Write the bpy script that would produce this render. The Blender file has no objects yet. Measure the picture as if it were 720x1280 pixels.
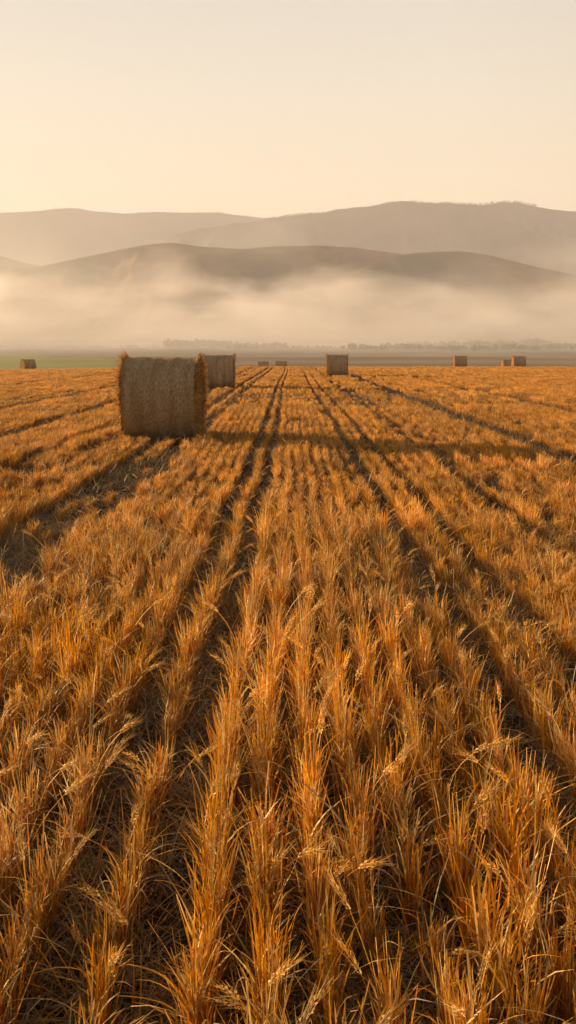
import bpy, math, random
import numpy as np
from mathutils import Vector, Matrix

random.seed(7)
RNG = np.random.default_rng(11)
sc = bpy.context.scene
COL = sc.collection
R = math.radians

# ------------------------------------------------------------------ camera
F = 1100.0            # focal length in pixels of the 720 px wide photograph
HC = 1.65             # eye height
cam_d = bpy.data.cameras.new('camera')
cam_d.sensor_fit = 'HORIZONTAL'
cam_d.sensor_width = 36.0
cam_d.lens = 36.0 * F / 720.0
cam_d.clip_start = 0.05
cam_d.clip_end = 30000
cam = bpy.data.objects.new('camera', cam_d)
COL.objects.link(cam)
cam.location = (0, 0, HC)
cam.rotation_euler = (R(90) - math.atan(200 / F), 0, R(0.2))
sc.camera = cam

# ------------------------------------------------------------------ light
SUN_EL = R(10.0)
SUN_DIR = Vector((-0.86, 0.51, 0)).normalized()      # horizontal direction towards the sun
to_sun = Vector((SUN_DIR.x * math.cos(SUN_EL), SUN_DIR.y * math.cos(SUN_EL), math.sin(SUN_EL)))
sun_d = bpy.data.lights.new('sun', 'SUN')
sun_d.energy = 5.0
sun_d.angle = R(0.6)
sun_d.color = (1.0, 0.70, 0.385)
sun = bpy.data.objects.new('sun', sun_d)
sun.rotation_euler = to_sun.to_track_quat('Z', 'Y').to_euler()
sun.location = (-40, 25, 30)
COL.objects.link(sun)

world = bpy.data.worlds.new('World')
sc.world = world
world.use_nodes = True
nt = world.node_tree
nt.nodes.clear()
out = nt.nodes.new('ShaderNodeOutputWorld')
bg = nt.nodes.new('ShaderNodeBackground')
sky = nt.nodes.new('ShaderNodeTexSky')
sky.sky_type = 'NISHITA'
sky.sun_disc = False
sky.sun_elevation = SUN_EL
sky.sun_rotation = math.atan2(SUN_DIR.x, SUN_DIR.y)
sky.dust_density = 4.0
sky.air_density = 1.0
sky.ozone_density = 0.5
tc = nt.nodes.new('ShaderNodeTexCoord')
sep = nt.nodes.new('ShaderNodeSeparateXYZ')
nt.links.new(tc.outputs['Generated'], sep.inputs[0])
ramp = nt.nodes.new('ShaderNodeValToRGB')
cr = ramp.color_ramp
stops = [(0.0, (0.67, 0.54, 0.40)), (0.13, (0.65, 0.58, 0.43)), (0.25, (0.51, 0.51, 0.45)),
         (0.38, (0.37, 0.41, 0.42)), (0.5, (0.22, 0.22, 0.21)), (1.0, (0.07, 0.085, 0.11))]
cr.elements[0].position = 0.0; cr.elements[0].color = (*stops[0][1], 1)
cr.elements[1].position = 1.0; cr.elements[1].color = (*stops[-1][1], 1)
for p, c in stops[1:-1]:
    e = cr.elements.new(p); e.color = (*c, 1)
nt.links.new(sep.outputs['Z'], ramp.inputs['Fac'])
# faint high veils so the sky is not a perfect gradient
nz = nt.nodes.new('ShaderNodeTexNoise'); nz.inputs['Scale'].default_value = 2.2; nz.inputs['Detail'].default_value = 3
mp = nt.nodes.new('ShaderNodeMapping'); mp.inputs['Scale'].default_value = (1, 1, 5)
nt.links.new(tc.outputs['Generated'], mp.inputs[0]); nt.links.new(mp.outputs[0], nz.inputs['Vector'])
mr = nt.nodes.new('ShaderNodeMapRange'); mr.inputs['To Min'].default_value = 0.97; mr.inputs['To Max'].default_value = 1.03
nt.links.new(nz.outputs['Fac'], mr.inputs['Value'])
sunside = nt.nodes.new('ShaderNodeMapRange')           # brighter towards the sun
sunside.inputs['From Min'].default_value = -0.7; sunside.inputs['From Max'].default_value = 0.35
sunside.inputs['To Min'].default_value = 0.30; sunside.inputs['To Max'].default_value = 1.0
sdot = nt.nodes.new('ShaderNodeVectorMath'); sdot.operation = 'DOT_PRODUCT'; sdot.inputs[1].default_value = SUN_DIR
nt.links.new(tc.outputs['Generated'], sdot.inputs[0])
nt.links.new(sdot.outputs['Value'], sunside.inputs['Value'])
mul = nt.nodes.new('ShaderNodeMath'); mul.operation = 'MULTIPLY'
nt.links.new(mr.outputs[0], mul.inputs[0]); nt.links.new(sunside.outputs[0], mul.inputs[1])
vm = nt.nodes.new('ShaderNodeVectorMath'); vm.operation = 'SCALE'
nt.links.new(ramp.outputs[0], vm.inputs[0]); nt.links.new(mul.outputs[0], vm.inputs['Scale'])
veil = nt.nodes.new('ShaderNodeVectorMath'); veil.operation = 'SCALE'; veil.inputs['Scale'].default_value = 4.5
nt.links.new(vm.outputs[0], veil.inputs[0])
mix = nt.nodes.new('ShaderNodeMix'); mix.data_type = 'RGBA'; mix.inputs['Factor'].default_value = 0.985
nt.links.new(sky.outputs[0], mix.inputs['A']); nt.links.new(veil.outputs[0], mix.inputs['B'])
bg.inputs['Strength'].default_value = 0.11
nt.links.new(mix.outputs['Result'], bg.inputs['Color'])
nt.links.new(bg.outputs[0], out.inputs['Surface'])

sc.view_settings.view_transform = 'Standard'
sc.view_settings.look = 'None'
sc.view_settings.gamma = 1
sc.view_settings.exposure = 1.6
sc.render.engine = 'CYCLES'
cy = sc.cycles
cy.max_bounces = 5; cy.diffuse_bounces = 3; cy.glossy_bounces = 1; cy.transmission_bounces = 4
cy.transparent_max_bounces = 8; cy.volume_bounces = 2
cy.volume_max_steps = 96
cy.use_denoising = True
cy.caustics_reflective = False; cy.caustics_refractive = False

# ------------------------------------------------------------------ helpers
def smooth(a, b, x):
    t = np.clip((np.asarray(x, float) - a) / (b - a), 0, 1)
    return t * t * (3 - 2 * t)

def _hash(ix, iy, seed):
    n = (ix * 374761393 + iy * 668265263 + seed * 974711) & 0x7fffffff
    n = ((n ^ (n >> 13)) * 1274126177) & 0x7fffffff
    return ((n ^ (n >> 16)) & 0xffff) / 65535.0

def vnoise(x, y, seed=0):
    x = np.asarray(x, float); y = np.asarray(y, float)
    ix = np.floor(x).astype(np.int64); iy = np.floor(y).astype(np.int64)
    fx = x - ix; fy = y - iy
    fx = fx * fx * (3 - 2 * fx); fy = fy * fy * (3 - 2 * fy)
    a = _hash(ix, iy, seed); b = _hash(ix + 1, iy, seed)
    c = _hash(ix, iy + 1, seed); d = _hash(ix + 1, iy + 1, seed)
    return (a * (1 - fx) + b * fx) * (1 - fy) + (c * (1 - fx) + d * fx) * fy

def fbm(x, y, seed=0, octv=4):
    s = 0; a = 0.5
    for k in range(octv):
        s = s + a * (vnoise(x * 2 ** k, y * 2 ** k, seed + k * 17) - 0.5)
        a *= 0.5
    return s

def tag(o, label=None, cat=None, group=None, kind=None):
    if label: o['label'] = label
    if cat: o['category'] = cat
    if group: o['group'] = group
    if kind: o['kind'] = kind
    return o

def mesh_obj(name, verts, faces, mat, parent=None, cols=None, link=True, smooth_shade=False, mats=None, mi=None):
    me = bpy.data.meshes.new(name)
    verts = np.asarray(verts, np.float32)
    faces = np.asarray(faces, np.int32)
    me.vertices.add(len(verts)); me.vertices.foreach_set('co', verts.ravel())
    k = faces.shape[1]
    me.loops.add(faces.size); me.loops.foreach_set('vertex_index', faces.ravel())
    me.polygons.add(len(faces))
    me.polygons.foreach_set('loop_start', np.arange(0, faces.size, k, dtype=np.int32))
    if smooth_shade:
        me.polygons.foreach_set('use_smooth', np.ones(len(faces), bool))
    for m in (mats or [mat]): me.materials.append(m)
    if mi is not None: me.polygons.foreach_set('material_index', np.asarray(mi, np.int32))
    if cols is not None:
        ca = me.color_attributes.new('tint', 'FLOAT_COLOR', 'POINT')
        c4 = np.ones((len(verts), 4), np.float32); c4[:, :3] = cols
        ca.data.foreach_set('color', c4.ravel())
    me.update(); me.validate()
    o = bpy.data.objects.new(name, me)
    if link: COL.objects.link(o)
    if parent: o.parent = parent
    return o

def ribbons(base, az, tilt, bend, length, width, col, nseg=4, face=None, taper=1.0, tipw=0.0, twist=None, jit=None):
    """N curved flat blades as one vertex/face/colour block."""
    N = len(base)
    az = np.broadcast_to(az, N); tilt = np.broadcast_to(tilt, N); bend = np.broadcast_to(bend, N)
    length = np.broadcast_to(length, N); width = np.broadcast_to(width, N)
    if face is None: face = az + np.pi / 2 + RNG.normal(0, 0.7, N)
    tw = np.zeros(N) if twist is None else twist
    P = np.zeros((N, nseg + 1, 3)); P[:, 0] = base
    az_t = az.copy()
    jaz = RNG.normal(0, 0.12, (N, nseg))
    for s in range(nseg):
        t = (s + 0.5) / nseg
        th = tilt + bend * t ** 1.6
        a2 = az_t + np.cumsum(jaz, 1)[:, s]
        d = np.stack([np.sin(th) * np.cos(a2), np.sin(th) * np.sin(a2), np.cos(th)], 1)
        P[:, s + 1] = P[:, s] + d * (length / nseg)[:, None]
    V = np.zeros((N, nseg + 1, 2, 3))
    for s in range(nseg + 1):
        t = s / nseg
        w = width * (tipw + (1 - tipw) * (1 - t ** 2) ** taper) * 0.5
        f = face + tw * t
        side = np.stack([np.cos(f), np.sin(f), np.zeros(N)], 1) * w[:, None]
        V[:, s, 0] = P[:, s] - side; V[:, s, 1] = P[:, s] + side
    idx = np.arange(N)[:, None] * (nseg + 1) * 2
    Fs = []
    for s in range(nseg):
        b = idx[:, 0] + s * 2
        Fs.append(np.stack([b, b + 1, b + 3, b + 2], 1))
    C = np.repeat(col, (nseg + 1) * 2, axis=0)
    return V.reshape(-1, 3), np.concatenate(Fs), C, P

class Soup:
    def __init__(s): s.v = []; s.f = []; s.c = []; s.n = 0
    def add(s, v, f, c):
        s.v.append(v); s.f.append(f + s.n); s.c.append(c); s.n += len(v)
    def obj(s, name, mat, **k):
        return mesh_obj(name, np.concatenate(s.v), np.concatenate(s.f), mat, cols=np.concatenate(s.c), **k)

PAL = {'gold': (0.73, 0.38, 0.085), 'pale': (0.76, 0.54, 0.24), 'rust': (0.56, 0.24, 0.045),
       'brown': (0.30, 0.15, 0.055), 'grey': (0.33, 0.27, 0.17), 'olive': (0.24, 0.22, 0.11)}
def pal(n, **w):
    ks = list(w); p = np.array([w[k] for k in ks], float); p /= p.sum()
    c = np.array([PAL[k] for k in ks])[RNG.choice(len(ks), n, p=p)]
    return np.clip(c * RNG.uniform(0.75, 1.2, (n, 1)) * RNG.uniform(0.93, 1.07, (n, 3)), 0, 0.85)

# ------------------------------------------------------------------ materials
def newmat(name):
    m = bpy.data.materials.new(name); m.use_nodes = True
    t = m.node_tree; t.nodes.clear()
    return m, t, t.nodes.new, t.links.new

def straw_material(name, transl=0.35, vary=0.25, gain=1.0):
    m, t, N, L = newmat(name)
    o = N('ShaderNodeOutputMaterial'); at = N('ShaderNodeAttribute'); at.attribute_name = 'tint'
    inf = N('ShaderNodeObjectInfo')
    mrr = N('ShaderNodeMapRange'); mrr.inputs['To Min'].default_value = (1 - vary) * gain; mrr.inputs['To Max'].default_value = (1 + vary) * gain
    L(inf.outputs['Random'], mrr.inputs['Value'])
    geo = N('ShaderNodeNewGeometry')
    nz = N('ShaderNodeTexNoise'); nz.inputs['Scale'].default_value = 0.35; nz.inputs['Detail'].default_value = 2
    L(geo.outputs['Position'], nz.inputs['Vector'])
    mr2 = N('ShaderNodeMapRange'); mr2.inputs['From Min'].default_value = 0.3; mr2.inputs['From Max'].default_value = 0.7
    mr2.inputs['To Min'].default_value = 0.82; mr2.inputs['To Max'].default_value = 1.15
    L(nz.outputs['Fac'], mr2.inputs['Value'])
    mu = N('ShaderNodeMath'); mu.operation = 'MULTIPLY'
    L(mrr.outputs[0], mu.inputs[0]); L(mr2.outputs[0], mu.inputs[1])
    vs = N('ShaderNodeVectorMath'); vs.operation = 'SCALE'
    n4 = N('ShaderNodeTexNoise'); n4.inputs['Scale'].default_value = 1.1; n4.inputs['Detail'].default_value = 3
    L(geo.outputs['Position'], n4.inputs['Vector'])
    m4 = N('ShaderNodeMapRange'); m4.inputs['From Min'].default_value = 0.3; m4.inputs['From Max'].default_value = 0.7
    m4.inputs['To Min'].default_value = 1.14; m4.inputs['To Max'].default_value = 0.98; L(n4.outputs['Fac'], m4.inputs['Value'])
    hs = N('ShaderNodeHueSaturation'); L(m4.outputs[0], hs.inputs['Saturation']); L(at.outputs['Color'], hs.inputs['Color'])
    L(hs.outputs[0], vs.inputs[0]); L(mu.outputs[0], vs.inputs['Scale'])
    pb = N('ShaderNodeBsdfPrincipled'); pb.inputs['Roughness'].default_value = 0.55
    pb.inputs['Specular IOR Level'].default_value = 0.25
    tr = N('ShaderNodeBsdfTranslucent'); mx = N('ShaderNodeMixShader'); mx.inputs[0].default_value = transl
    L(vs.outputs[0], pb.inputs['Base Color']); L(vs.outputs[0], tr.inputs['Color'])
    L(pb.outputs[0], mx.inputs[1]); L(tr.outputs[0], mx.inputs[2]); L(mx.outputs[0], o.inputs['Surface'])
    return m

def noise_material(name, c1, c2, scale, detail=6, rough=0.95, bump=0.0, stretch=(1, 1, 1), c3=None, scale3=0.01, coord='Object', bdist=0.05):
    m, t, N, L = newmat(name)
    o = N('ShaderNodeOutputMaterial'); pb = N('ShaderNodeBsdfPrincipled')
    pb.inputs['Roughness'].default_value = rough; pb.inputs['Specular IOR Level'].default_value = 0.1
    tcn = N('ShaderNodeTexCoord'); mpn = N('ShaderNodeMapping'); mpn.inputs['Scale'].default_value = stretch
    L(tcn.outputs[coord], mpn.inputs[0])
    nz = N('ShaderNodeTexNoise'); nz.inputs['Scale'].default_value = scale; nz.inputs['Detail'].default_value = detail
    nz.inputs['Roughness'].default_value = 0.65
    L(mpn.outputs[0], nz.inputs['Vector'])
    rp = N('ShaderNodeValToRGB'); rp.color_ramp.elements[0].position = 0.35; rp.color_ramp.elements[1].position = 0.65
    rp.color_ramp.elements[0].color = (*c1, 1); rp.color_ramp.elements[1].color = (*c2, 1)
    L(nz.outputs['Fac'], rp.inputs[0])
    src = rp.outputs[0]
    if c3 is not None:
        n3 = N('ShaderNodeTexNoise'); n3.inputs['Scale'].default_value = scale3; n3.inputs['Detail'].default_value = 4
        L(mpn.outputs[0], n3.inputs['Vector'])
        m3 = N('ShaderNodeMapRange'); m3.inputs['From Min'].default_value = 0.42; m3.inputs['From Max'].default_value = 0.6
        L(n3.outputs['Fac'], m3.inputs['Value'])
        x3 = N('ShaderNodeMix'); x3.data_type = 'RGBA'; L(m3.outputs[0], x3.inputs['Factor'])
        L(src, x3.inputs['A']); x3.inputs['B'].default_value = (*c3, 1)
        src = x3.outputs['Result']
    L(src, pb.inputs['Base Color'])
    if bump:
        b = N('ShaderNodeBump'); b.inputs['Strength'].default_value = bump; b.inputs['Distance'].default_value = bdist
        L(nz.outputs['Fac'], b.inputs['Height']); L(b.outputs[0], pb.inputs['Normal'])
    L(pb.outputs[0], o.inputs['Surface'])
    return m

M_straw = straw_material('standing_straw', 0.27, 0.28)
M_litter = straw_material('fallen_straw', 0.1, 0.25, 0.8)
M_balestraw = straw_material('bale_straw', 0.2, 0.0)
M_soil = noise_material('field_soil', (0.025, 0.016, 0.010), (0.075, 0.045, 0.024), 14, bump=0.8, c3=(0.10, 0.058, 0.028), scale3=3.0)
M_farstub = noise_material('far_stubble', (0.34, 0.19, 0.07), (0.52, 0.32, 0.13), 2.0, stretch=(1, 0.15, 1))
M_green = noise_material('green_crop', (0.19, 0.20, 0.03), (0.32, 0.29, 0.07), 0.05, stretch=(0.3, 1, 1), c3=(0.26, 0.26, 0.08), scale3=0.012)
M_fallow = noise_material('fallow_land', (0.20, 0.13, 0.08), (0.34, 0.24, 0.15), 0.02, stretch=(0.3, 1.5, 1), c3=(0.14, 0.12, 0.06), scale3=0.006)
M_hill = noise_material('dry_hill_grass', (0.09, 0.05, 0.028), (0.28, 0.15, 0.075), 0.010, c3=(0.05, 0.045, 0.025), scale3=0.004, detail=9)
M_mount = noise_material('wooded_mountain', (0.04, 0.042, 0.06), (0.11, 0.10, 0.12), 0.006, detail=9)
M_leaf = noise_material('far_foliage', (0.03, 0.04, 0.015), (0.08, 0.08, 0.03), 0.3)
M_bark = noise_material('far_bark', (0.05, 0.035, 0.025), (0.1, 0.07, 0.05), 3)

# ------------------------------------------------------------------ terrain
def ground_z(x, y):
    x = np.asarray(x, float); y = np.asarray(y, float)
    z = -0.00095 * np.clip(y - 88, 0, 70) ** 2 - 0.13 * np.clip(y - 158, 0, 25)
    z = z + 6.6 * smooth(195, 620, y) + 8.0 * smooth(560, 1000, y) + 12 * smooth(1000, 1350, y)
    z = z - 0.30 * smooth(4, 34, -x) * smooth(35, 90, y)
    z = z + fbm(x / 90, y / 130, 5, 3) * 3.2 * smooth(180, 420, y)
    z = z + fbm(x / 2.2, y / 3.5, 8, 3) * 0.05 * (1 - smooth(60, 120, y))
    z = z + fbm(x / 14, y / 18, 9, 2) * 0.10 * smooth(6, 30, y)
    return z

ys = np.concatenate([np.linspace(-14, 0, 12)[:-1], np.linspace(0, 12, 90)[:-1], np.linspace(12, 60, 120)[:-1],
                     np.linspace(60, 260, 110)[:-1], np.linspace(260, 1500, 120)])
us = np.linspace(-1, 1, 161)
XX = us[None, :] * (16 + 0.62 * np.clip(ys, 0, None))[:, None]
YY = np.repeat(ys[:, None], len(us), 1)
ZZ = ground_z(XX, YY)
ny, nx = XX.shape
V = np.stack([XX, YY, ZZ], -1).reshape(-1, 3)
ii = (np.arange(ny - 1)[:, None] * nx + np.arange(nx - 1)[None, :]).ravel()
Fq = np.stack([ii, ii + 1, ii + nx + 1, ii + nx], 1)
cx = V[Fq].mean(1)
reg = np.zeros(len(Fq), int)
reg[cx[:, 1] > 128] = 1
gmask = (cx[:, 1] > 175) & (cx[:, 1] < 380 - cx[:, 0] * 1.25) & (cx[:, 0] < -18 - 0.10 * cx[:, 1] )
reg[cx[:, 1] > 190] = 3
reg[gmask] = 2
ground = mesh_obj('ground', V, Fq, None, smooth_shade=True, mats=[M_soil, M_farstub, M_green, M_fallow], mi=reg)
tag(ground, kind='structure')

# ------------------------------------------------------------------ hills traced as ridges with their own distance and depth
def hill(name, D, pts, mat, front, back, foot, seed, rough, extra=(0, 0), xr=(-150, 870), nxs=320, nys=70):
    px = np.linspace(xr[0], xr[1], nxs)
    P = np.array(pts, float)
    py = np.interp(px, P[:, 0], P[:, 1])
    py = py + 5.0 * fbm(px / 38.0, px * 0 + seed, seed + 7, 5) * (D > 2000) + 1.6 * fbm(px / 40.0, px * 0 + seed, seed + 7, 5)
    for _ in range(1): py = np.convolve(np.pad(py, 2, mode='edge'), [.1, .2, .4, .2, .1], 'valid')
    s = D / F
    dz = (440 - py) * 0.968 * D / (F + (440 - py) * 0.176)
    X = (px - 362) * (D * 0.984 - dz * 0.179) / F
    Zr = HC + dz
    tt = np.concatenate([np.linspace(-1, 0, nys), np.linspace(0, 1, nys // 3)[1:]])
    VX = []; 
    for t in tt:
        d = D + (t * front if t < 0 else t * back)
        h = 1 - smooth(0, 1, abs(t)) if t > 0 else (1 - abs(t)) ** 1.15
        wx = X * (d / D) if t < 0 else X
        n = fbm(wx / (D * 0.07) , d / (D * 0.07), seed, 6) * rough * (Zr - foot)
        gully = np.abs(fbm(wx / (D * 0.035) + 3, d / (D * 0.16), seed + 50, 4)) * rough * 0.9 * (Zr - foot)
        env = smooth(0.0, 0.16, abs(t)) * smooth(0, 0.25, 1 - abs(t)) + 0.08
        z = foot + (Zr - foot) * h + (n - gully) * env
        VX.append(np.stack([wx, np.full_like(wx, d), z], -1))
    Vh = np.array(VX); a, b, _ = Vh.shape
    ii = (np.arange(a - 1)[:, None] * b + np.arange(b - 1)[None, :]).ravel()
    o = mesh_obj(name, Vh.reshape(-1, 3), np.stack([ii, ii + 1, ii + b + 1, ii + b], 1), mat, smooth_shade=True)
    tag(o, kind='structure')
    return X, Zr

hill('hill', 1500, [(-420, 400), (-200, 372), (-60, 348), (0, 338), (50, 333), (100, 322), (150, 311), (185, 305), (215, 303.5), (250, 308), (300, 311),
      (340, 308), (400, 307.5), (440, 310), (490, 316), (540, 324), (620, 345), (760, 372), (1140, 400)], M_hill, 420, 400, 15, 3, 0.17)
hill('hill', 1400, [(-420, 440), (330, 436), (400, 360), (440, 338), (480, 322), (520, 316), (575, 314.5), (605, 318), (640, 327), (680, 336), (720, 343),
      (800, 352), (900, 350), (1140, 372)], M_hill, 330, 300, 15, 23, 0.22)
hill('hill', 2300, [(-420, 300), (-100, 310), (0, 321), (30, 328), (70, 337), (140, 352), (400, 370), (1140, 372)], M_mount, 500, 400, 10, 33, 0.12)
X2, Z2 = hill('mountain', 3000, [(-420, 420), (60, 345), (150, 318), (225, 293), (262, 285), (300, 278.5), (330, 274), (360, 270), (400, 266), (440, 260.5),
      (470, 256), (490, 252), (500, 251), (512, 252), (530, 255), (560, 254), (580, 256), (600, 256.5), (625, 253), (645, 251), (662, 255), (690, 260),
      (720, 263), (800, 262), (900, 275), (1140, 290)], M_mount, 900, 500, 10, 43, 0.24)
X3, Z3 = hill('mountain', 3900, [(-420, 290), (-200, 270), (-60, 262), (0, 265), (40, 264), (70, 261), (95, 260), (118, 263), (140, 267), (155, 268.5), (170, 266),
      (190, 263.5), (220, 265.5), (270, 266.5), (310, 270), (400, 282), (600, 290), (1140, 300)], M_mount, 900, 500, 10, 53, 0.13)

# ------------------------------------------------------------------ haze and the mist bank
def volume_box(name, x0, x1, y0, y1, z0, z1, mat):
    v = [(x, y, z) for x in (x0, x1) for y in (y0, y1) for z in (z0, z1)]
    f = [(0, 1, 3, 2), (4, 6, 7, 5), (0, 4, 5, 1), (2, 3, 7, 6), (0, 2, 6, 4), (1, 5, 7, 3)]
    o = mesh_obj(name, v, f, mat)
    tag(o, kind='stuff')
    return o

m, t, N, L = newmat('haze_air')
o_ = N('ShaderNodeOutputMaterial'); pv = N('ShaderNodeVolumePrincipled')
pv.inputs['Color'].default_value = (0.90, 0.89, 0.95, 1); pv.inputs['Density'].default_value = 2.5e-4
pv.inputs['Anisotropy'].default_value = 0.0
L(pv.outputs[0], o_.inputs['Volume'])
zmin = float(V[:, 2].min())
haze = volume_box('haze', -1880, 1880, -60, 4450, min(zmin, 0) - 1.0, 760, m)
tag(haze, 'thin pale warm haze over the whole valley', 'haze')

m, t, N, L = newmat('valley_mist')
o_ = N('ShaderNodeOutputMaterial'); pv = N('ShaderNodeVolumePrincipled')
pv.inputs['Color'].default_value = (0.97, 0.94, 0.95, 1); pv.inputs['Anisotropy'].default_value = 0.2
geo = N('ShaderNodeNewGeometry'); sp = N('ShaderNodeSeparateXYZ'); L(geo.outputs['Position'], sp.inputs[0])
mp1 = N('ShaderNodeMapping'); mp1.inputs['Scale'].default_value = (0.0042, 0.0042, 0.010); L(geo.outputs['Position'], mp1.inputs[0])
n1 = N('ShaderNodeTexNoise'); n1.inputs['Scale'].default_value = 1.0; n1.inputs['Detail'].default_value = 4; n1.inputs['Roughness'].default_value = 0.62
n1.inputs['Distortion'].default_value = 0.25
L(mp1.outputs[0], n1.inputs['Vector'])
# height of the mist top, varied by the noise: density falls with (z - top)
def math_(op, a, b, clamp=False):
    n = N('ShaderNodeMath'); n.operation = op; n.use_clamp = clamp
    for i, v in enumerate((a, b)):
        if isinstance(v, (int, float)): n.inputs[i].default_value = v
        else: L(v, n.inputs[i])
    return n.outputs[0]
nn = math_('SUBTRACT', n1.outputs['Fac'], 0.5)
top = math_('ADD', math_('MULTIPLY', nn, 380.0), 80.0)
fall = math_('DIVIDE', math_('SUBTRACT', top, sp.outputs['Z']), 75.0, )
fall = math_('MAXIMUM', math_('MINIMUM', fall, 1.0), 0.0)
fall = math_('POWER', fall, 1.5)
near = N('ShaderNodeMapRange'); near.interpolation_type = 'SMOOTHERSTEP'; near.inputs['From Min'].default_value = 330; near.inputs['From Max'].default_value = 1330
L(sp.outputs['Y'], near.inputs['Value'])
dens = math_('MULTIPLY', math_('MULTIPLY', fall, near.outputs[0]), 0.0105)
L(dens, pv.inputs['Density']); L(pv.outputs[0], o_.inputs['Volume'])
mist = volume_box('mist', -680, 680, 290, 1500, -14, 225, m)
tag(mist, 'bright bank of morning mist lying before the nearer hills', 'mist')

# ------------------------------------------------------------------ distant woods
def wood(name, label, lines, seed):
    rng = np.random.default_rng(seed)
    vs = []; fs = []; n = 0
    ico = []
    for (xa, ya, xb, yb, cnt, h0, h1) in lines:
        for k in range(cnt):
            u = rng.random(); x = xa + (xb - xa) * u + rng.normal(0, 3); y = ya + (yb - ya) * u + rng.normal(0, 12)
            h = rng.uniform(h0, h1) * (0.6 + 0.8 * vnoise(x / 25, y / 40, seed))
            z0 = float(ground_z(x, y)) - 0.3
            m_ = 46
            r = h * rng.uniform(0.3, 0.5)
            d = rng.normal(size=(m_, 3)); d /= np.linalg.norm(d, axis=1)[:, None]
            c = np.array([x, y, z0 + h * 0.58]) + d * rng.uniform(0.5, 1.0, (m_, 1)) * np.array([r, r, h * 0.42])
            s = h * rng.uniform(0.09, 0.2, (m_, 1))
            e1 = rng.normal(size=(m_, 3)); e1 /= np.linalg.norm(e1, axis=1)[:, None]
            e2 = np.cross(e1, rng.normal(size=(m_, 3))); e2 /= np.linalg.norm(e2, axis=1)[:, None]
            q = np.stack([c - e1 * s, c - e2 * s, c + e1 * s, c + e2 * s], 1).reshape(-1, 3)
            vs.append(q); fs.append(np.arange(m_ * 4).reshape(-1, 4) + n); n += m_ * 4
    o = mesh_obj(name, np.concatenate(vs), np.concatenate(fs), M_leaf)
    tag(o, label, 'trees', kind='stuff')

wood('distant_wood', 'hazy line of trees on the rise at the foot of the mist, left and centre',
     [(-130, 930, -10, 900, 170, 3, 7), (-60, 860, 60, 900, 120, 2, 4), (-420, 950, -130, 950, 200, 2, 3.5)], 61)
wood('distant_hedge', 'long hazy line of trees and bushes behind the right half of the field',
     [(50, 800, 420, 860, 420, 2.5, 5), (120, 900, 420, 940, 260, 4, 7)], 62)

# trees standing along the skyline of the mountain
rng = np.random.default_rng(5)
vs = []; fs = []; n = 0
for Xr, Zr, D, cnt in ((X2, Z2, 3000, 1500), (X3, Z3, 3900, 700)):
    for k in range(cnt):
        u = rng.uniform(Xr.min() * 0.6, Xr.max() * 0.6)
        if vnoise(u / 60, 0, 77) < 0.3: continue
        z = float(np.interp(u, Xr, Zr)) - 2.5
        h = rng.uniform(2.5, 7); r = h * rng.uniform(0.2, 0.35); y = D + rng.uniform(-14, 10)
        ring = [(u + r * math.cos(a), y + r * math.sin(a), z + h * 0.15) for a in (0, 1.57, 3.14, 4.71)]
        vs += ring + [(u + rng.normal(0, .5), y, z + h)]
        fs += [(n, n + 1, n + 4), (n + 1, n + 2, n + 4), (n + 2, n + 3, n + 4), (n + 3, n, n + 4)]; n += 5
o = mesh_obj('ridge_wood', vs, fs, M_mount)
tag(o, 'tiny trees standing along the skyline of the far mountains', 'trees', kind='stuff')

# ------------------------------------------------------------------ straw bales
BR, BL = 0.78, 1.30        # radius, length
def wrap_material():
    m, t, N, L = newmat('bale_wrapped_straw')
    o = N('ShaderNodeOutputMaterial'); pb = N('ShaderNodeBsdfPrincipled'); pb.inputs['Roughness'].default_value = 0.9
    pb.inputs['Specular IOR Level'].default_value = 0.12
    uv = N('ShaderNodeUVMap'); uv.uv_map = 'wrap'
    def nz(scale, st, det=4):
        mpn = N('ShaderNodeMapping'); mpn.inputs['Scale'].default_value = st; L(uv.outputs[0], mpn.inputs[0])
        q = N('ShaderNodeTexNoise'); q.inputs['Scale'].default_value = scale; q.inputs['Detail'].default_value = det
        q.inputs['Roughness'].default_value = 0.7; q.inputs['Distortion'].default_value = 0.4
        L(mpn.outputs[0], q.inputs['Vector']); return q.outputs['Fac']
    a = nz(60, (1, 0.30, 1)); b = nz(4, (1, 0.18, 1)); c = nz(70, (0.4, 1, 1))
    rp = N('ShaderNodeValToRGB'); rp.color_ramp.elements[0].position = 0.36; rp.color_ramp.elements[1].position = 0.64
    rp.color_ramp.elements[0].color = (0.34, 0.24, 0.14, 1); rp.color_ramp.elements[1].color = (0.82, 0.67, 0.47, 1)
    L(a, rp.inputs[0])
    rp2 = N('ShaderNodeValToRGB'); rp2.color_ramp.elements[0].position = 0.35; rp2.color_ramp.elements[1].position = 0.65
    rp2.color_ramp.elements[0].color = (0.62, 0.53, 0.42, 1); rp2.color_ramp.elements[1].color = (1, 0.98, 0.95, 1)
    L(b, rp2.inputs[0])
    mx = N('ShaderNodeMix'); mx.data_type = 'RGBA'; mx.blend_type = 'MULTIPLY'; mx.inputs['Factor'].default_value = 1
    L(rp.outputs[0], mx.inputs['A']); L(rp2.outputs[0], mx.inputs['B']); L(mx.outputs['Result'], pb.inputs['Base Color'])
    ad = N('ShaderNodeMath'); ad.operation = 'ADD'; L(a, ad.inputs[0]); L(c, ad.inputs[1])
    bp = N('ShaderNodeBump'); bp.inputs['Strength'].default_value = 0.9; bp.inputs['Distance'].default_value = 0.02
    L(ad.outputs[0], bp.inputs['Height']); L(bp.outputs[0], pb.inputs['Normal'])
    L(pb.outputs[0], o.inputs['Surface'])
    return m
M_wrap = wrap_material()
M_end = noise_material('bale_end_straw', (0.10, 0.055, 0.02), (0.42, 0.25, 0.09), 30, bump=1.0)

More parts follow.
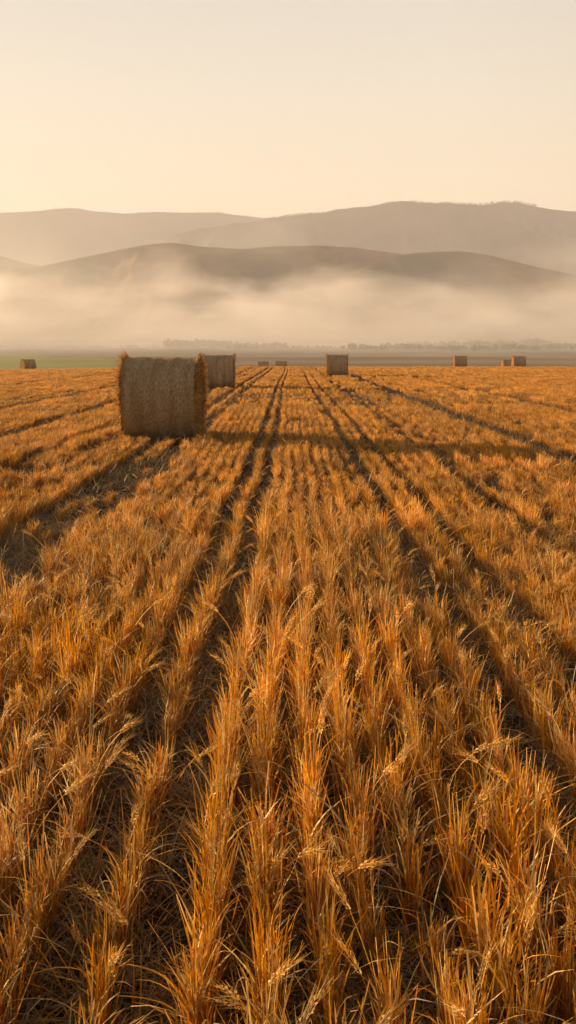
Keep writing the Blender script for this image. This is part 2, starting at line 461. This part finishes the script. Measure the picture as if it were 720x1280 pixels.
def bale_radius(a, u, seed):
    """a angle (0 = down), u along the axis -0.5..0.5"""
    r = BR * (1 + 0.022 * np.sin(2 * a + seed) + 0.015 * np.sin(3 * a + 1.3 * seed))
    r = r * (1 - 0.045 * np.exp(-(a / 0.55) ** 2))                      # flattened where it sits
    r = r * (1 + 0.06 * fbm(u * 4 + 9, a * 2.2, int(seed * 10), 4) + 0.005 * np.sin(u * 26 + a))
    r = r * (1 - 0.03 * (np.abs(u) * 2) ** 6 + 0.03 * np.exp(-((np.abs(u) - 0.485) / 0.02) ** 2))
    return r

def make_bale(seed, detail=1.0):
    root = bpy.data.objects.new('straw_bale', None); root.empty_display_size = 0.4
    COL.objects.link(root)
    rng = np.random.default_rng(int(seed * 100))
    na, nu = 120, 44
    A = np.linspace(-np.pi, np.pi, na + 1); U = np.linspace(-0.5, 0.5, nu + 1)
    AA, UU = np.meshgrid(A, U, indexing='ij')
    # periodic noise: blend across the seam at the bottom of the loop
    RR = bale_radius(AA, UU, seed)
    w = smooth(np.pi - 0.6, np.pi, np.abs(AA)); RR = RR * (1 - w) + w * 0.5 * (RR + RR[::-1])
    z0 = BR * 0.955
    def pos(a, r, u): return np.stack([u * BL, r * np.sin(a), z0 - r * np.cos(a)], -1)
    Vb = pos(AA, RR, UU).reshape(-1, 3)
    ii = (np.arange(na)[:, None] * (nu + 1) + np.arange(nu)[None, :]).ravel()
    Fb = np.stack([ii, ii + nu + 1, ii + nu + 2, ii + 1], 1)
    side = mesh_obj('wrapped_side', Vb, Fb, M_wrap, parent=root, smooth_shade=True)
    uvl = side.data.uv_layers.new(name='wrap')
    li = np.zeros(len(side.data.loops), np.int32); side.data.loops.foreach_get('vertex_index', li)
    uvs = np.stack([UU.ravel()[li] * BL, AA.ravel()[li] * BR], -1)
    uvl.data.foreach_set('uv', uvs.astype(np.float32).ravel())
    for sgn, k in ((-1, 0), (1, nu)):
        rim = RR[:, k]
        nr = 16
        vs = []
        for q in range(nr + 1):
            f = q / nr
            bulge = 0.035 * (1 - f ** 2) + 0.018 * np.sin(f * 34) * (f < 0.97) + 0.03 * fbm(np.cos(A) * f * 7 + 20, np.sin(A) * f * 7 + 20, 3, 3) * (f < .99)
            vs.append(np.stack([np.full_like(A, sgn * 0.5 * BL) + sgn * bulge, rim * f * np.sin(A), z0 - rim * f * np.cos(A)], -1))
        Ve = np.array(vs).reshape(-1, 3); b = na + 1
        jj = (np.arange(nr)[:, None] * b + np.arange(na)[None, :]).ravel()
        Fe = np.stack([jj, jj + 1, jj + b + 1, jj + b], 1)
        if sgn > 0: Fe = Fe[:, ::-1]
        end = mesh_obj('end_face', Ve, Fe, M_end, parent=root, smooth_shade=True)
        # loose straw bristling from the end, thickest at the rim
        n = int(5200 * detail)
        f = np.sqrt(rng.random(n)); rimy = rng.random(n) < 0.48; f[rimy] = rng.uniform(0.93, 1.01, rimy.sum())
        a = rng.uniform(-np.pi, np.pi, n); rr = np.interp(a, A, rim) * f
        base = pos(a, rr, np.full(n, sgn * 0.49))
        out_dir = np.stack([np.full(n, sgn * 1.0), np.zeros(n), np.zeros(n)], 1)
        rad = np.stack([np.zeros(n), np.sin(a), -np.cos(a)], 1)
        tan = np.stack([np.zeros(n), np.cos(a), np.sin(a)], 1)
        k1 = rng.uniform(0.15, 1.0, (n, 1)); d = out_dir * k1 + tan * rng.normal(0, 0.9, (n, 1)) + rad * (rng.normal(0, 0.4, (n, 1)) + 0.35 * rimy[:, None])
        d /= np.linalg.norm(d, axis=1)[:, None]
        ln = rng.uniform(0.04, 0.11, n) * (1 + 0.6 * rimy); wd = rng.uniform(0.004, 0.009, n) * (1 if detail > 0.5 else 2)
        ln *= 0.55 + 1.1 * vnoise(a * 5 + 30, rr * 6, int(seed * 7) + k)
        d2 = d + rng.normal(0, 0.35, (n, 3)); d2 /= np.linalg.norm(d2, axis=1)[:, None]
        sd = np.cross(d, rng.normal(size=(n, 3))); sd /= np.linalg.norm(sd, axis=1)[:, None]
        p1 = base + d * (ln * 0.5)[:, None]; p2 = p1 + d2 * (ln * 0.5)[:, None]
        w_ = sd * wd[:, None] * 0.5
        Vs = np.stack([base - w_, base + w_, p1 - w_, p1 + w_, p2 - w_ * .4, p2 + w_ * .4], 1).reshape(-1, 3)
        q = np.arange(n)[:, None] * 6
        Fs = np.concatenate([q + np.array([0, 1, 3, 2]), q + np.array([2, 3, 5, 4])])
        keep = Vs[:, 2] < -0.02
        Vs[keep, 2] = 0.01
        mesh_obj('loose_straw', Vs, Fs, M_balestraw, parent=end, cols=np.repeat(pal(n, gold=3, pale=2, rust=0.8, brown=4, grey=2), 6, 0))
    # straw lying on and poking through the wrapped side
    n = int(9000 * detail)
    a = rng.uniform(-np.pi, np.pi, n); u = rng.uniform(-0.495, 0.495, n)
    ai = np.clip(((a + np.pi) / (2 * np.pi) * na).astype(int), 0, na - 1); ui = np.clip(((u + .5) * nu).astype(int), 0, nu - 1)
    base = pos(a, RR[ai, ui] + 0.002, u)
    tan = np.stack([np.zeros(n), np.cos(a), np.sin(a)], 1); rad = np.stack([np.zeros(n), np.sin(a), -np.cos(a)], 1)
    ax = np.array([[1.0, 0, 0]])
    d = tan * rng.normal(0, 1.0, (n, 1)) + ax * rng.normal(0, 0.6, (n, 1)); d /= np.linalg.norm(d, axis=1)[:, None]
    sd = np.cross(d, rad)
    ln = rng.uniform(0.02, 0.07, n); lift = np.abs(rng.normal(0, 0.10, (n, 1)))
    p1 = base + (d + rad * lift) * ln[:, None]; wd = rng.uniform(0.002, 0.004, n) * (1 if detail > 0.5 else 2)
    w_ = sd * wd[:, None] * 0.5
    Vs = np.stack([base - w_, base + w_, p1 + w_ * .6, p1 - w_ * .6], 1).reshape(-1, 3)
    Fs = np.arange(n * 4).reshape(-1, 4)
    mesh_obj('loose_straw', Vs, Fs, M_balestraw, parent=side, cols=np.repeat(pal(n, grey=3, pale=3, brown=1.2, gold=2), 4, 0))
    return root

def copy_tree(o, parent=None):
    c = o.copy(); COL.objects.link(c); c.parent = parent
    for ch in list(o.children): copy_tree(ch, c)
    return c

def at(px, D):
    return (px - 363.5) * D / F * 1.0

GROUP = 'round straw bales left standing on the field'
BALES = [  # centre pixel, distance, turn in degrees, label
    (205, 16.9, 0, 'largest and nearest round straw bale, standing left of centre with its shaggy right end showing'),
    (274.5, 40.5, 3, 'round straw bale partly behind the right edge of the nearest big bale'),
    (420, 60.0, -2, 'lone mid-distance round straw bale just right of centre, its left end edged by the sun'),
    (39, 109, 35, 'small dark brown round bale at the far left in front of the green field'),
    (329, 122, 2, 'tiny hazy straw bale sunk behind the field crest, the one nearer the second bale'),
    (351, 121, -6, 'tiny ragged straw bale on the field crest where the left wheel tracks meet the skyline'),
    (571.5, 104, -4, 'small round straw bale standing alone on the skyline at right'),
    (630, 116, 0, 'left bale of the touching pair on the right skyline, partly hidden by the other'),
    (643.5, 105, -3, 'right and bigger looking bale of the touching pair on the right skyline'),
]
near_bale = make_bale(1.0, 1.5)
mid_bale = None
for i, (px, D, rot, lab) in enumerate(BALES):
    if i == 0: b = near_bale
    elif i == 1: b = mid_bale = make_bale(2.3, 0.8)
    elif i == 2: b = make_bale(3.7, 0.8)
    elif i == 3: b = far_bale = make_bale(4.4, 0.35)
    else: b = copy_tree(far_bale)
    x = at(px, D)
    b.location = (x, D + 0.0, float(ground_z(x, D)) - 0.03)
    b.rotation_euler = (0, 0, R(rot))
    b.scale = (1.04,) * 3 if i == 0 else (1, 1, 1)
    tag(b, lab, 'straw bale', GROUP)

# ------------------------------------------------------------------ standing straw in drilled rows
ROW = 0.155
protos = {}
def proto_collection(name):
    c = bpy.data.collections.new(name); protos[name] = c; return c

def make_row_segment(L_, nst, nleaf, nthin, wide, hmin, hmax, nears, nseg, spread=0.022, lean_=0.14, curl_=0.33):
    s = Soup()
    def bases(n, sp=spread):
        k = max(1, int(L_ / 0.075)); tuft = RNG.uniform(-0.5, 0.5, k) * L_
        y = tuft[RNG.integers(0, k, n)] + RNG.normal(0, 0.014, n)
        mixy = RNG.random(n) < 0.15; y[mixy] = RNG.uniform(-0.5, 0.5, mixy.sum()) * L_
        return np.stack([RNG.normal(0, sp, n), np.clip(y, -0.55 * L_, 0.55 * L_), np.full(n, -0.02)], 1)
    # cut stems
    n = nst; hh = RNG.uniform(hmin, hmax, n) * RNG.choice([0.7, 0.9, 1.0, 1.15], n)
    v, f, c, P = ribbons(bases(n), RNG.uniform(0, 6.28, n), np.abs(RNG.normal(0, 0.13, n)), RNG.normal(0.05, 0.12, n), hh,
                         RNG.uniform(0.0032, 0.0062, n) * wide, pal(n, gold=5, pale=1.5, rust=3.5, brown=0.8), nseg, taper=0.35, tipw=0.45, face=RNG.uniform(0, 3.14, n))
    s.add(v, f, c)
    # leaves
    n = nleaf
    b = bases(n); b[:, 2] = RNG.uniform(0, 0.6, n) ** 1.2 * hmin
    v, f, c, P = ribbons(b, RNG.uniform(0, 6.28, n), np.abs(RNG.normal(0.10, lean_, n)), RNG.gamma(2.0, curl_, n), RNG.uniform(0.12, 0.30, n),
                         RNG.uniform(0.0035, 0.0080, n) * wide, pal(n, gold=4, pale=2.5, rust=3.5, brown=0.6), nseg + 1, taper=0.8, twist=RNG.normal(0, 1.2, n))
    s.add(v, f, c)
    # frayed tips splaying out at the top of the stems
    n = int(nst * 0.85)
    b = bases(n, spread + (0.005 if nthin else 0.001)); b[:, 2] = RNG.uniform(0.55, 1.05, n) * hmin
    v, f, c, P = ribbons(b, RNG.uniform(0, 6.28, n), np.abs(RNG.normal(0.42, 0.33, n)) * (0.85 if nthin else 0.6), RNG.normal(0.5, 0.5, n), RNG.uniform(0.05, 0.13, n) * (1 if nthin else 0.75),
                         RNG.uniform(0.004, 0.007, n) * wide, pal(n, gold=4, pale=5, rust=1), max(2, nseg - 1), taper=0.8)
    s.add(v, f, c)
    # long leaves arching over
    n = max(0, int(round(6 * L_ / 0.25))) if nthin else 0
    if n:
        b = bases(n); b[:, 2] = RNG.uniform(0.02, 0.2, n)
        v, f, c, P = ribbons(b, RNG.uniform(0, 6.28, n), np.abs(RNG.normal(0.3, 0.2, n)), RNG.uniform(0.8, 2.1, n), RNG.uniform(0.18, 0.42, n),
                             RNG.uniform(0.003, 0.008, n), pal(n, gold=3, pale=3, grey=2, olive=1), 8, taper=0.9, twist=RNG.normal(0, 1.5, n))
        v[:, 2] = np.maximum(v[:, 2], 0.004)
        s.add(v, f, c)
    # thin curly strands near the base
    n = nthin
    if n:
        v, f, c, P = ribbons(bases(n, 0.05), RNG.uniform(0, 6.28, n), np.abs(RNG.normal(0.6, 0.35, n)), RNG.normal(0.7, 0.6, n), RNG.uniform(0.1, 0.28, n),
                             RNG.uniform(0.002, 0.0035, n) * wide, pal(n, grey=3, brown=3, gold=2, olive=1), nseg + 1, taper=0.6, twist=RNG.normal(0, 1, n))
        s.add(v, f, c)
    # ears of grain with awns
    for _ in range(nears):
        b = bases(1); az = RNG.uniform(0, 6.28); L2 = RNG.uniform(hmin * 0.95, hmax * 1.15)
        v, f, c, P = ribbons(b, np.array([az]), np.array([0.1]), np.array([RNG.uniform(0.0, 0.7)]), np.array([L2]), np.array([0.004 * wide]), pal(1, gold=1), 6, tipw=0.8, taper=0.3)
        s.add(v, f, c)
        p = P[0, -1]; d = P[0, -1] - P[0, -2]; d /= np.linalg.norm(d)
        bend = d + np.array([math.cos(az), math.sin(az), -0.4]) * 0.25; bend /= np.linalg.norm(bend)
        m_ = 22; tt = np.linspace(0, 1, m_); el = RNG.uniform(0.06, 0.095)
        ctr = p + (d[None] * (1 - tt[:, None]) + bend[None] * tt[:, None]) * (tt[:, None] * el)
        e1 = np.cross(d, [0, 0, 1.0]); e1 = e1 / (np.linalg.norm(e1) + 1e-6); e2 = np.cross(d, e1)
        ang = np.arange(m_) * 2.4
        od = e1[None] * np.cos(ang)[:, None] + e2[None] * np.sin(ang)[:, None]
        r0 = 0.0065 * np.sin(np.pi * (0.15 + 0.8 * tt))[:, None]
        g0 = ctr + od * r0 * 0.3; g2 = ctr + bend * 0.013 + od * r0 * 1.2; gm = (g0 + g2) / 2 + od * r0 * 0.8
        sd = np.cross(od, bend) * 0.0035
        q = np.stack([g0, gm - sd, g2, gm + sd], 1).reshape(-1, 3)
        s.add(q, np.arange(m_ * 4).reshape(-1, 4), np.repeat(pal(m_, pale=3, gold=2), 4, 0))
        aw = bend[None] + od * 0.22 + RNG.normal(0, 0.08, (m_, 3)); al = RNG.uniform(0.03, 0.06, (m_, 1)); ws = np.cross(aw, RNG.normal(size=(m_, 3))); ws /= np.linalg.norm(ws, axis=1)[:, None]; ws *= 0.0009 * wide
        q = np.stack([g2 - ws, g2 + ws, g2 + aw * al + ws * .3, g2 + aw * al - ws * .3], 1).reshape(-1, 3)
        s.add(q, np.arange(m_ * 4).reshape(-1, 4), np.repeat(pal(m_, pale=2, gold=3), 4, 0))
    return s

for k in range(22):
    c = protos.get('near_rows') or proto_collection('near_rows')
    c.objects.link(make_row_segment(0.25, 44, 42, 50, 1.0, 0.24, 0.42, 1, 4, 0.0115, 0.08, 0.20).obj('straw_tuft', M_straw, link=False))
for k in range(14):
    c = protos.get('mid_rows') or proto_collection('mid_rows')
    c.objects.link(make_row_segment(0.5, 120, 105, 0, 1.1, 0.21, 0.38, 1, 3, 0.009, 0.06, 0.15).obj('straw_tuft', M_straw, link=False))
for k in range(10):
    c = protos.get('far_rows') or proto_collection('far_rows')
    c.objects.link(make_row_segment(1.4, 170, 160, 0, 1.6, 0.20, 0.36, 0, 2, 0.014, 0.07, 0.16).obj('straw_tuft', M_straw, link=False))

def make_litter(L_, n, wide, nseg):
    s = Soup()
    b = np.stack([RNG.uniform(-.5, .5, n) * L_, RNG.uniform(-.5, .5, n) * L_, RNG.uniform(0.0, 0.035, n)], 1)
    v, f, c, P = ribbons(b, RNG.uniform(0, 6.28, n), RNG.normal(1.35, 0.2, n), RNG.normal(0.25, 0.4, n), RNG.uniform(0.06, 0.26, n),
                         RNG.uniform(0.0022, 0.0055, n) * wide, pal(n, grey=4, brown=4, olive=1.5, gold=1), nseg, taper=0.5, tipw=0.2)
    v[:, 2] = np.maximum(v[:, 2], 0.004)
    s.add(v, f, c)
    n = n // 3
    b = np.stack([RNG.uniform(-.5, .5, n) * L_, RNG.uniform(-.5, .5, n) * L_, np.zeros(n)], 1)
    v, f, c, P = ribbons(b, RNG.uniform(0, 6.28, n), RNG.uniform(0.2, 1.0, n), RNG.uniform(0.3, 2.0, n), RNG.uniform(0.08, 0.26, n),
                         RNG.uniform(0.002, 0.005, n) * wide, pal(n, grey=3, brown=3, olive=2, gold=2), nseg + 1, taper=0.6)
    v[:, 2] = np.maximum(v[:, 2], 0.004)
    s.add(v, f, c)
    return s
for k in range(8):
    c = protos.get('litter') or proto_collection('litter')
    c.objects.link(make_litter(0.32, 120, 1.0, 5).obj('fallen_straw', M_litter, link=False))
for k in range(5):
    c = protos.get('far_litter') or proto_collection('far_litter')
    c.objects.link(make_litter(0.8, 160, 2.2, 3).obj('fallen_straw', M_litter, link=False))

# where wheels ran: (x of the bare strip, half width, how bare)
TRACKS = [(2.15, 0.10, 0.6), (2.5, 0.08, 0.45),
          (4.2, 0.26, 0.95), (5.2, 0.1, 0.5), (-1.9, 0.08, 0.9), (-2.4, 0.09, 0.95), (-2.15, 0.25, 0.74), (-3.3, 0.1, 0.6), (-3.9, 0.14, 0.7), (-5.6, 0.2, 0.9),
          (-8.2, 0.25, 0.95), (-8.9, 0.15, 0.7), (-13.5, 0.3, 0.9), (7.6, 0.25, 0.9), (8.4, 0.15, 0.6), (12.6, 0.3, 0.85), (18.5, 0.35, 0.8),
          (-20.5, 0.4, 0.9), (26, 0.4, 0.8), (-28, 0.4, 0.8)]
def wob(x, y):      # the drill did not run perfectly straight
    return 0.05 * np.sin(y / 9.0 + x * 0.2) * smooth(3, 20, y) + 0.022 * np.sin(y * 1.3 + x)
def bareness(x, y):
    b = np.zeros_like(x)
    for tx, hw, s in TRACKS:
        if tx == -2.15: s = s * (1 - smooth(11, 17, y))
        hw = hw * (1 + (0.9 if hw < 0.15 else 0.2) * smooth(12, 45, y))
        b = np.maximum(b, s * (1 - 0.25 * (1 - smooth(2.5, 4.5, y))) * (1 - smooth(hw * 0.75, hw * 1.35, np.abs(x - tx - 0.03 * np.sin(y * 0.9 + tx)))))
    # random trampled patches
    p = vnoise(x * 1.1 + 40, y * 0.35, 91)
    return np.clip(b + 0.7 * smooth(0.84, 0.95, p), 0, 1)

# rows close to the four wheel gaps are set by hand, the others are drilled evenly
MID = [-0.755, -0.49, -0.225, -0.075, 0.075, 0.22, 0.365, 0.51, 0.655, 0.80, 1.075, 1.22, 1.49]
DRILL = np.array([MID[0] - ROW * k for k in range(400, 0, -1)] + MID + [MID[-1] + ROW * k for k in range(1, 400)])
def scatter(y0, y1, step, margin, rowskip=1):
    pts = []
    y = y0
    while y < y1:
        half = 0.36 * y + margin
        xs = DRILL[(DRILL > -half) & (DRILL < half)]
        pts.append(np.stack([xs, np.full(len(xs), y) + RNG.uniform(-.3, .3, len(xs)) * step], 1))
        y += step
    return np.concatenate(pts)

def instancer(name, coll, P, rot, scl, label, cat):
    n = len(P)
    me = bpy.data.meshes.new(name)
    me.vertices.add(n); me.vertices.foreach_set('co', P.astype(np.float32).ravel())
    k = len(protos[coll].objects)
    a = me.attributes.new('turn', 'FLOAT_VECTOR', 'POINT'); a.data.foreach_set('vector', rot.astype(np.float32).ravel())
    a = me.attributes.new('size', 'FLOAT_VECTOR', 'POINT'); a.data.foreach_set('vector', scl.astype(np.float32).ravel())
    a = me.attributes.new('pick', 'INT', 'POINT'); a.data.foreach_set('value', RNG.integers(0, k, n).astype(np.int32))
    o = bpy.data.objects.new(name, me); COL.objects.link(o)
    g = bpy.data.node_groups.new(name, 'GeometryNodeTree')
    g.interface.new_socket('Geometry', in_out='INPUT', socket_type='NodeSocketGeometry')
    g.interface.new_socket('Geometry', in_out='OUTPUT', socket_type='NodeSocketGeometry')
    gi = g.nodes.new('NodeGroupInput'); go = g.nodes.new('NodeGroupOutput')
    ip = g.nodes.new('GeometryNodeInstanceOnPoints')
    ci = g.nodes.new('GeometryNodeCollectionInfo'); ci.inputs['Collection'].default_value = protos[coll]
    ci.inputs['Separate Children'].default_value = True; ci.inputs['Reset Children'].default_value = True
    def na(nm, ty):
        q = g.nodes.new('GeometryNodeInputNamedAttribute'); q.data_type = ty; q.inputs['Name'].default_value = nm; return q.outputs['Attribute']
    g.links.new(gi.outputs[0], ip.inputs['Points']); g.links.new(ci.outputs[0], ip.inputs['Instance'])
    ip.inputs['Pick Instance'].default_value = True
    g.links.new(na('pick', 'INT'), ip.inputs['Instance Index'])
    er = g.nodes.new('FunctionNodeEulerToRotation'); g.links.new(na('turn', 'FLOAT_VECTOR'), er.inputs[0])
    g.links.new(er.outputs[0], ip.inputs['Rotation']); g.links.new(na('size', 'FLOAT_VECTOR'), ip.inputs['Scale'])
    g.links.new(ip.outputs[0], go.inputs[0])
    md = o.modifiers.new('scatter', 'NODES'); md.node_group = g
    tag(o, label, cat, kind='stuff')
    return o

def plant(name, coll, y0, y1, step, margin, label):
    p = scatter(y0, y1, step, margin)
    x, y = p[:, 0], p[:, 1]
    b = bareness(x, y)
    keep = RNG.random(len(x)) > np.clip(b * 1.02, 0.02, 0.985)
    # nothing grows through a bale
    for (px, D, rot, _) in BALES:
        bx = at(px, D); keep &= ~((np.abs(x - bx) < 0.72) & (np.abs(y - D) < 0.55 + step / 2))
    x, y, b = x[keep], y[keep], b[keep]
    x2 = x + 0.035 * (x < -0.6) * (1 - smooth(4, 8, y)) + wob(x, y) + RNG.normal(0, 0.006, len(x))
    hv = 0.56 + 0.46 * vnoise(x / 1.3 + 7, y / 2.6, 31) + RNG.normal(0, 0.11, len(x))
    hv *= 1 - 0.5 * b
    hv *= 1.0 - 0.40 * smooth(3.5, 16, y)
    hv *= np.where(np.abs(x + 0.49) < .01, 0.84, 1.0)
    rz = np.where(RNG.random(len(x)) < 0.5, 0, np.pi) + RNG.normal(0, 0.05, len(x))
    lean = fbm(x / 1.5, y / 1.5, 66, 2) * 0.35
    rot = np.stack([lean * np.cos(rz), RNG.normal(0, 0.05, len(x)), rz], 1)
    P = np.stack([x2, y, ground_z(x2, y)], 1)
    instancer(name, coll, P, rot, np.stack([np.ones(len(x)) * (1 + RNG.normal(0, .1, len(x))), np.ones(len(x)), hv], 1), label, 'straw stubble')

plant('near_stubble', 'near_rows', 0.5, 8.0, 0.21, 2.6, 'tall golden straw standing in drilled rows in the foreground')
plant('mid_stubble', 'mid_rows', 8.0, 26.0, 0.42, 3.0, 'golden stubble rows of the middle of the field around the nearest bale')
plant('far_stubble', 'far_rows', 26.0, 126.0, 1.15, 5.0, 'amber stubble rows running away to the field crest')

def litter(name, coll, y0, y1, step, margin, label, thr=-1):
    pts = []
    y = y0
    while y < y1:
        half = 0.36 * y + margin
        xs = np.arange(-half, half, step); pts.append(np.stack([xs + RNG.uniform(-.4, .4, len(xs)) * step, np.full(len(xs), y) + RNG.uniform(-.4, .4, len(xs)) * step], 1)); y += step
    p = np.concatenate(pts); x, y = p[:, 0], p[:, 1]; n = len(x)
    rot = np.stack([np.zeros(n), np.zeros(n), RNG.uniform(0, 6.28, n)], 1)
    instancer(name, coll, np.stack([x, y, ground_z(x, y) + 0.004], 1), rot, np.stack([np.ones(n), np.ones(n), RNG.uniform(.8, 1.6, n)], 1), label, 'fallen straw')
litter('near_litter', 'litter', 0.6, 8, 0.24, 1.5, 'tangle of dull broken straw lying between the near rows')
litter('mid_litter', 'far_litter', 8, 34, 0.75, 1.5, 'broken straw lying in the bare wheel tracks of the middle field')

print('scene built')
